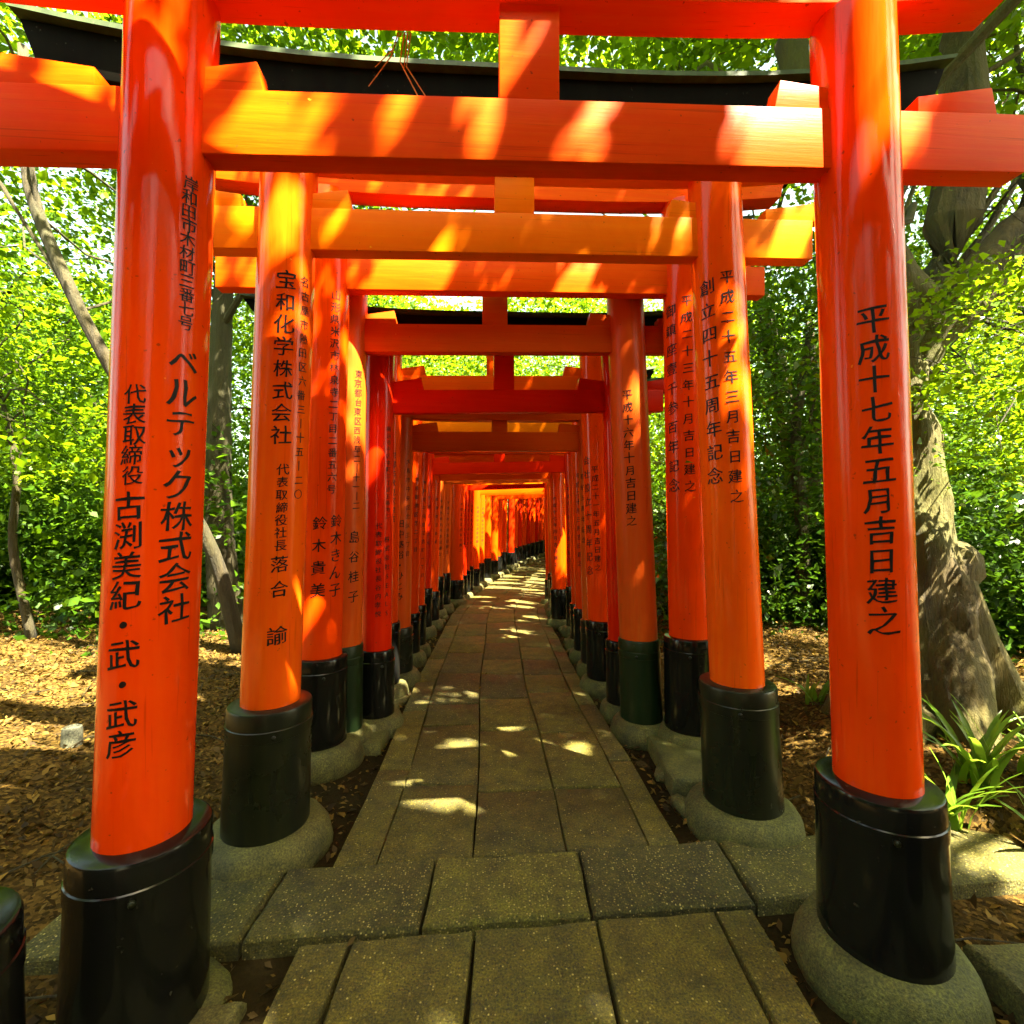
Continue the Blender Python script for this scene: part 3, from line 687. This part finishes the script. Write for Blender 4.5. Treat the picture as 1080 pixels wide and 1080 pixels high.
# big old tree right of the front gate
def buttress(mb):
    for an, ln, h in ((-100, .50, .75), (-20, .62, .95), (60, .45, .7), (150, .5, .8), (215, .5, .6)):
        d = Vector((math.cos(R(an)), math.sin(R(an)), 0))
        mb.tube([d * .10 + Vector((0, 0, h)), d * .20 + Vector((0, 0, h * .62)), d * .31 + Vector((0, 0, h * .32)), d * ln * .85 + Vector((0, 0, .07)), d * ln * 1.15 + Vector((0, 0, -.08))], [.14, .17, .16, .11, .05], 12,
                wob=lambda th, j: .08 * math.sin(3 * th + j))
    # burl and forking limbs
    mb.tube([(-.02, -.02, .9), (.08, -.03, 1.0), (.16, -.03, 1.08), (.22, -.02, 1.14), (.25, -.02, 1.17)], [.10, .15, .14, .09, .02], 18, wob=lambda th, j: .1 * math.sin(4 * th + j))
    mb.tube([(-.14, .03, 2.0), (-.08, .02, 2.35), (.10, .05, 2.75), (.27, .12, 3.2), (.42, .2, 3.8), (.5, .3, 4.6), (.9, .5, 5.6)], [.10, .16, .16, .15, .14, .11, .06], 20, wob=lambda th, j: .06 * math.sin(3 * th + j))
    mb.tube([(-.15, .0, 2.1), (-.02, .0, 2.42), (.28, -.02, 2.72), (.60, .02, 3.1), (.82, .1, 3.55), (1.1, .2, 4.3), (1.6, .3, 5.2)], [.08, .13, .14, .13, .13, .10, .06], 20, wob=lambda th, j: .06 * math.sin(3 * th - j))
bx, by = 2.55, 2.98
tree('massive old tree with flared mossy base and forked limbs beside the front gate right pillar', 'tree',
     [G(bx, by, -.1), (bx - .02, by, .75), (bx - .07, by + .02, 1.35), (bx - .16, by + .03, 2.1), (bx - .14, by + .05, 2.7), (bx - .30, by + .2, 3.6), (bx - .5, by + .6, 5.0)],
     [.36, .27, .205, .165, .185, .14, .09], [((3.2, 4.2, 6.2), (2.6, 2.4, 1.6), 260), ((4.4, 2.2, 5.4), (1.8, 1.8, 1.2), 110)], LEAF_MAPLE, BARK, extra=buttress, name='old_tree')
# low maple layers on the right, close to the big trunk
tree('slim maple spreading bright flat layers of leaves at the right edge', 'tree', [G(5.0, 4.1), (4.8, 4.0, 1.6), (4.5, 3.8, 2.6), (4.2, 3.7, 3.6)], [.09, .075, .06, .04],
     [((2.62, 2.55, 2.15), (.50, .30, .07), 14), ((2.70, 2.5, 1.80), (.30, .2, .06), 6), ((2.45, 2.5, 2.62), (.3, .25, .08), 7), ((3.75, 1.8, 3.2), (.55, .5, .2), 24), ((3.4, 2.3, 3.6), (.5, .4, .2), 16), ((2.95, 2.7, 1.78), (.4, .3, .08), 9), ((2.95, 2.8, 2.75), (.5, .4, .10), 14), ((3.6, 3.4, 2.4), (.7, .6, .5), 30), ((4.6, 4.4, 3.4), (1.3, 1.1, .9), 70)], LEAF_MAPLE, BARK_D, per=46, size=.036, spread=.42, name='maple_tree')  # the sprays out of view are added to shade the old trunk
tree('slender leaning tree with a pale bare trunk bowing left at the left edge', 'tree', [G(-2.9, 5.2), (-3.0, 4.9, 1.1), (-3.35, 4.35, 2.35), (-3.75, 4.2, 3.25), (-4.22, 4.2, 4.3), (-4.3, 4.25, 5.6)],
     [.085, .062, .052, .05, .048, .035], [((-4.6, 5.6, 6.2), (2.0, 1.5, 1.3), 170), ((-4.0, 7.6, 4.9), (1.6, 1.2, 1.1), 100)], LEAF_MAPLE, BARK_D, name='leaning_tree')  # dark bark colour stands in for shade on this trunk
tree('upright dark trunk rising behind the left pillars of the front gates', 'tree', [G(-3.65, 6.2), (-3.72, 6.15, 1.4), (-3.70, 6.1, 3.0), (-3.6, 6.1, 5.2)], [.20, .15, .135, .09],
     [((-3.2, 6.2, 6.4), (2.3, 2.2, 1.5), 220)], LEAF_MID, BARK_D)
tree('thin crooked tree standing at the far left edge over the litter', 'tree', [G(-5.25, 5.3), (-5.45, 5.25, 1.2), (-5.3, 5.2, 2.0), (-5.6, 5.2, 3.2)], [.045, .038, .032, .02],
     [((-5.6, 5.3, 3.6), (1.3, 1.0, .9), 80), ((-5.0, 5.2, 2.3), (.9, .6, .5), 45)], LEAF_MAPLE, BARK_D, size=.065, spread=.42)
spec = [('bushy tree filling the left edge at middle height', (-7.6, 6.8), 'mid', .12, [((-7.4, 6.6, 3.2), (1.8, 1.5, 1.5), 170), ((-7.0, 6.6, 5.2), (1.8, 1.6, 1.2), 120)]),
        ('tree with a leafy crown deep in the wood left of the leaning trunk', (-8.6, 10.0), 'mid', .15, [((-8.4, 9.5, 4.0), (2.4, 1.8, 2.2), 230)]),
        ('dark tree deep in the wood just left of the second gate', (-5.4, 10.5), 'mid', .14, [((-5.2, 10.2, 3.8), (2.0, 1.8, 2.2), 220), ((-4.0, 10.5, 6.2), (2.2, 2, 1.5), 170)]),
        ('bright maple arching over the left side of the gate row', (-3.3, 11.8), 'maple', .12, [((-2.4, 11.4, 5.6), (2.6, 2.2, 1.4), 240), ((-3.2, 11.4, 3.2), (1.3, 1.3, 1.3), 90)]),
        ('bright tree seen over the roofs far left of the bend', (-2.9, 16.6), 'maple', .14, [((-1.6, 16.4, 5.8), (3.2, 2.4, 2.7), 420)]),
        ('thin dark tree just right of the second gate right pillar', (3.55, 5.9), 'mid', .07, [((3.7, 5.9, 3.7), (1.3, 1.1, 1.2), 110), ((3.5, 6.0, 2.2), (1.0, .7, .7), 50)]),
        ('dark trunked tree between the second gate and the front gate right pillars', (4.45, 7.2), 'dark', .10, [((4.4, 7.2, 4.4), (1.9, 1.6, 1.7), 190)]),
        ('leafy tree at the right edge behind the old tree', (6.4, 5.6), 'mid', .12, [((6.3, 5.5, 3.6), (1.7, 1.4, 1.6), 180), ((6.0, 5.2, 5.8), (2, 1.6, 1.2), 120)]),
        ('dark tree deep in the wood on the right', (7.2, 9.2), 'dark', .15, [((7.0, 9.0, 4.2), (2.4, 1.8, 2.5), 240)]),
        ('bright maple leaning over the right side of the gate row', (3.6, 9.6), 'maple', .12, [((4.2, 11.4, 5.6), (2.2, 2.2, 1.4), 220), ((1.0, 11.2, 6.4), (1.7, 1.2, .9), 120), ((3.4, 9.6, 3.4), (1.3, 1.3, 1.4), 100)]),
        ('bright tree above the roofs beyond the bend', (5.6, 14.5), 'maple', .15, [((3.0, 15.2, 6.0), (3.4, 2.4, 2.8), 420)]),
        ('tree above the roofs at the far end, between the two bright crowns', (.2, 21.5), 'mid', .18, [((.6, 21, 6.4), (5, 2.2, 4.2), 560)])]
LM = {'mid': LEAF_MID, 'maple': LEAF_MAPLE, 'dark': LEAF_DARK}
for lab, (x, y), kd, r0, blobs in spec:
    zc = blobs[0][0]; zt = max(b[0][2] for b in blobs)
    tree(lab, 'tree', [G(x, y), (x + random.uniform(-.1, .1), y, 1.2), (x + random.uniform(-.2, .2), y + .05, 2.4), (zc[0] * .5 + x * .5, zc[1] * .5 + y * .5, zt)], [r0 * 1.5, r0, r0 * .85, r0 * .5],
         blobs, LM[kd], BARK_D, size=.085 if y > 9 else .07)
# canopy overhead: trees whose trunks stand beside and behind the camera shade the gates
tree('tall maple right of the path, its canopy shading the front gates', 'tree', [G(5.2, .4), (5.1, .4, 2.5), (4.6, .5, 5), (4.0, .7, 7.2)], [.26, .2, .17, .1],
     [((3.2, 1.2, 7.4), (2.6, 2.4, .9), 340), ((3.5, -1.8, 7.4), (2.5, 2.0, 1.1), 430)], LEAF_MAPLE, BARK_D, size=.11, spread=.6)
tree('tall maple left of the path, high crown arching above the roofs', 'tree', [G(-4.6, 1.4), (-4.5, 1.5, 2.5), (-4.2, 1.7, 5), (-3.2, 2.2, 7.0)], [.22, .18, .15, .09],
     [((-1.6, 4.6, 7.2), (2.2, 1.9, .8), 110), ((-4.8, 3.4, 6.4), (1.9, 1.6, 1.2), 110)], LEAF_MAPLE, BARK_D, size=.10, spread=.6)
tree('tall maple whose high crown hangs over the middle gates', 'tree', [G(4.9, 8.3), (4.8, 8.2, 2.5), (4.2, 8.0, 5), (3.0, 7.4, 7.2)], [.2, .16, .13, .08],
     [((.8, 5.4, 7.2), (2.2, 1.9, .9), 200), ((3.8, 4.4, 7.0), (2.2, 2.0, 1.0), 200)], LEAF_MAPLE, BARK_D, size=.10, spread=.6)

# undergrowth and the wood beyond: masses nobody could count
def mass(name, label, blobs, lm, per, size, spread, cat):
    C, Nn, tt = sprays(blobs, per, spread, .12, .8)
    zg = np.array([Z(float(x), float(y)) for x, y in C[:, :2]]); C[:, 2] = np.maximum(C[:, 2], zg + .02)
    tag(leaves_mesh(name, lm, C, Nn, size, .6, tt), label, cat, kind='stuff')
bl = []
for k in range(72):
    x = random.uniform(-11, -3.2); y = random.uniform(5.6, 12)
    if x > -3.9 - (y - 5.5) * .02 and y < 6.5: continue
    h = random.uniform(.7, 1.9); bl.append(((x, y, .25 + h * .5), (random.uniform(.6, 1.1), random.uniform(.5, .9), h), 34))
for k in range(16):
    x = random.uniform(-3.4, -1.9); y = random.uniform(7.5, 16); h = random.uniform(.4, 1.0); bl.append(((x, y, .2 + h * .5), (.5, .6, h), 20))
mass('undergrowth', 'dark leafy undergrowth under the trees left of the gates', bl, LEAF_MID, 20, .085, .38, 'undergrowth')
bl = []
for k in range(80):
    x = random.uniform(2.6, 10); y = random.uniform(4.2, 11)
    if x < 3.6 and y < 5.0: continue
    h = random.uniform(.5, 1.7); bl.append(((x, y, .25 + h * .5), (random.uniform(.6, 1.1), random.uniform(.5, .9), h), 34))
for k in range(16):
    x = random.uniform(1.9, 3.2); y = random.uniform(5.4, 13); h = random.uniform(.3, .9); bl.append(((x, y, .15 + h * .5), (.5, .6, h), 20))
mass('undergrowth', 'dark leafy undergrowth under the trees right of the gates', bl, LEAF_DARK, 20, .085, .38, 'undergrowth')
bl = []
for k in range(110):
    a = R(random.uniform(-75, 75)); d = random.uniform(15, 27); x, y = d * math.sin(a), d * math.cos(a)
    if abs(x - path_x(y)) < 3.4 and y < 21.5: continue
    h = random.uniform(2, 8); bl.append(((x, y, .6 + h * .55), (random.uniform(1.5, 2.6), random.uniform(1.2, 2), h * .75), 85))
mass('woodland', 'far wood of mixed green trees closing the view behind the gates', bl, LEAF_MID, 12, .17, .8, 'woodland')
bl = []  # unseen wood, added to keep open sky out of the paint reflections
for k in range(95):
    a = R(random.uniform(100, 260)); d = random.uniform(5, 10); x, y = d * math.sin(a), d * math.cos(a)
    if abs(x) < 1.3 or any(lo < math.degrees(a) < hi for lo, hi in ((118, 127), (141, 146), (206, 212), (231, 241))): continue  # open sectors left so narrow sky streaks reflect in the glossy paint
    h = random.uniform(2.5, 7); bl.append(((x, y, .3 + h * .55), (random.uniform(.9, 1.6), random.uniform(.9, 1.4), h * .55), 46))
mass('woodland', 'unseen wood behind the photographer, added to darken reflections', bl, LEAF_DARK, 12, .17, .7, 'woodland')

# dry leaves lying on the ground
n = 85000
P = np.stack([rng.uniform(-6.5, 5.2, n), rng.uniform(.4, 8.5, n)], 1)
dd = np.abs(P[:, 0] - np.array([path_x(v) for v in P[:, 1]])); keep = (dd > 1.25) | ((dd > .76) & (rng.random(n) < .6)) | (rng.random(n) < .003)
rf = 1.695 + (P[:, 0] - .02) * .099
keep &= ~((P[:, 1] > rf - .03) & (P[:, 1] < rf + .38) & (dd < 2.1) & (rng.random(n) < .97))
P = P[keep]; zz = np.array([max(Z(float(x), float(y)), .004 + (.016 if row_front(x) < y < row_front(x) + .35 and abs(x) < 1.6 else 0) if abs(x - path_x(y)) < .74 or (row_front(x) < y < row_front(x) + .35 and abs(x) < 2) else -9) for x, y in P])
Nn = np.stack([rng.normal(0, .7, len(P)), rng.normal(0, .7, len(P)), np.ones(len(P))], 1)
tag(leaves_mesh('fallen_leaves', LITTER, np.column_stack([P, zz + rng.uniform(.004, .028, len(P))]), Nn, .034, .46, rng.beta(1.1, 2.2, len(P))), 'dry brown leaves scattered over the forest floor', 'leaf litter', kind='stuff')

mb = MB()
for k in range(260):
    x = random.choice((-1, 1)) * random.uniform(1.2, 5); y = random.uniform(1, 7.5); an = random.uniform(0, 6.3); L_ = random.uniform(.08, .35); z = Z(x, y) + .018
    dx, dy = math.cos(an) * L_ / 2, math.sin(an) * L_ / 2
    mb.tube([(x - dx, y - dy, z), (x + random.uniform(-.01, .01), y + random.uniform(-.01, .01), z + .012), (x + dx, y + dy, Z(x + dx, y + dy) + .015)], [.004, .0035, .002], 5)
tag(mb.build('fallen_twigs', BARK_D, smooth=True), 'thin dead twigs lying among the dry leaves', 'twigs', kind='stuff')
# strap-leaved plants by the old tree
def blades(x, y, n, h, label, name='strap_leaf_plant'):
    z = Z(x, y); e = MB(); rs = random.Random(int(x * 1000 + y * 77)); tones = []
    for k in range(n):
        an = rs.uniform(0, 2 * math.pi); hh = h * rs.uniform(.6, 1.15); out = hh * rs.uniform(.25, .95); wv = .017 * rs.uniform(.7, 1.3)
        d = Vector((math.cos(an), math.sin(an), 0)); sd_ = Vector((-d.y, d.x, 0)); b0 = Vector((rs.gauss(0, .03), rs.gauss(0, .03), 0)); vs = []
        for i in range(7):
            f = i / 6; c = b0 + d * out * f ** 1.6 + Vector((0, 0, hh * (f - .42 * f ** 2.6 * out / hh)))
            ww = wv * (1 - f ** 2.5) * (.75 + .5 * f) + .0008
            vs += [c - sd_ * ww, c + Vector((0, 0, -.004)), c + sd_ * ww]
        fs = [q for i in range(6) for q in ((i * 3, i * 3 + 1, i * 3 + 4, i * 3 + 3), (i * 3 + 1, i * 3 + 2, i * 3 + 5, i * 3 + 4))]
        e.add(vs, fs); tones += [rs.random()] * len(fs)
    o = e.build(name, BLADE, smooth=True, loc=(x, y, z - .01)); add_tone(o, tones); tag(o, label, 'plant', 'strap-leaved plants by the old tree')
blades(2.02, 2.22, 20, .36, 'strap-leaved plant just right of the front gate right pillar, nearest that pillar')
blades(2.22, 2.30, 28, .42, 'tallest strap-leaved green plant, below the old tree trunk, between two others')
blades(2.32, 2.05, 26, .34, 'low strap-leaved plant on the litter mound at the right edge')
blades(2.52, 2.25, 22, .36, 'strap-leaved plant leaning right beneath the old tree at the picture edge')
blades(2.10, 3.35, 9, .24, 'small tuft of strap leaves between the front and second gate right pillars')

# small pale stub post on the litter, left
mb = MB(); mb.lathe([(.052, -.1), (.050, .085), (.046, .105), (.038, .110), (.036, .095)], 24)
tag(mb.build('marker_post', GREY, smooth=True, loc=G(-2.62, 2.88, .0)), 'short pale concrete stub post standing in the leaf litter on the left', 'post')
# dry straw caught on the top beam of the front gate
mb = MB()
for dx, dz, k in ((0, .16, 0), (.02, .10, 1), (.07, .20, 2), (.10, .26, 3), (.12, .24, 4)):
    mb.tube([(0 + .01 * k, 0, .02), (dx * .4 - .02, -.01, -dz * .4), (dx - .03 * (k < 2) * 3, -.012, -dz)], [.0025, .002, .0012], 6)
m, t, p, o = mat('dry_straw'); p.inputs['Base Color'].default_value = (.50, .40, .16, 1); p.inputs['Roughness'].default_value = .8
tag(mb.build('straw_wisp', m, smooth=True, loc=(-.36, 1.53, 2.935)), 'wisp of dry straw dangling under the front gate top beam', 'straw')
#print('LEAVES', sum(len(o.data.polygons) for o in bpy.data.objects if o.type == 'MESH' and o.name.startswith(('crown', 'under', 'wood', 'fallen'))))
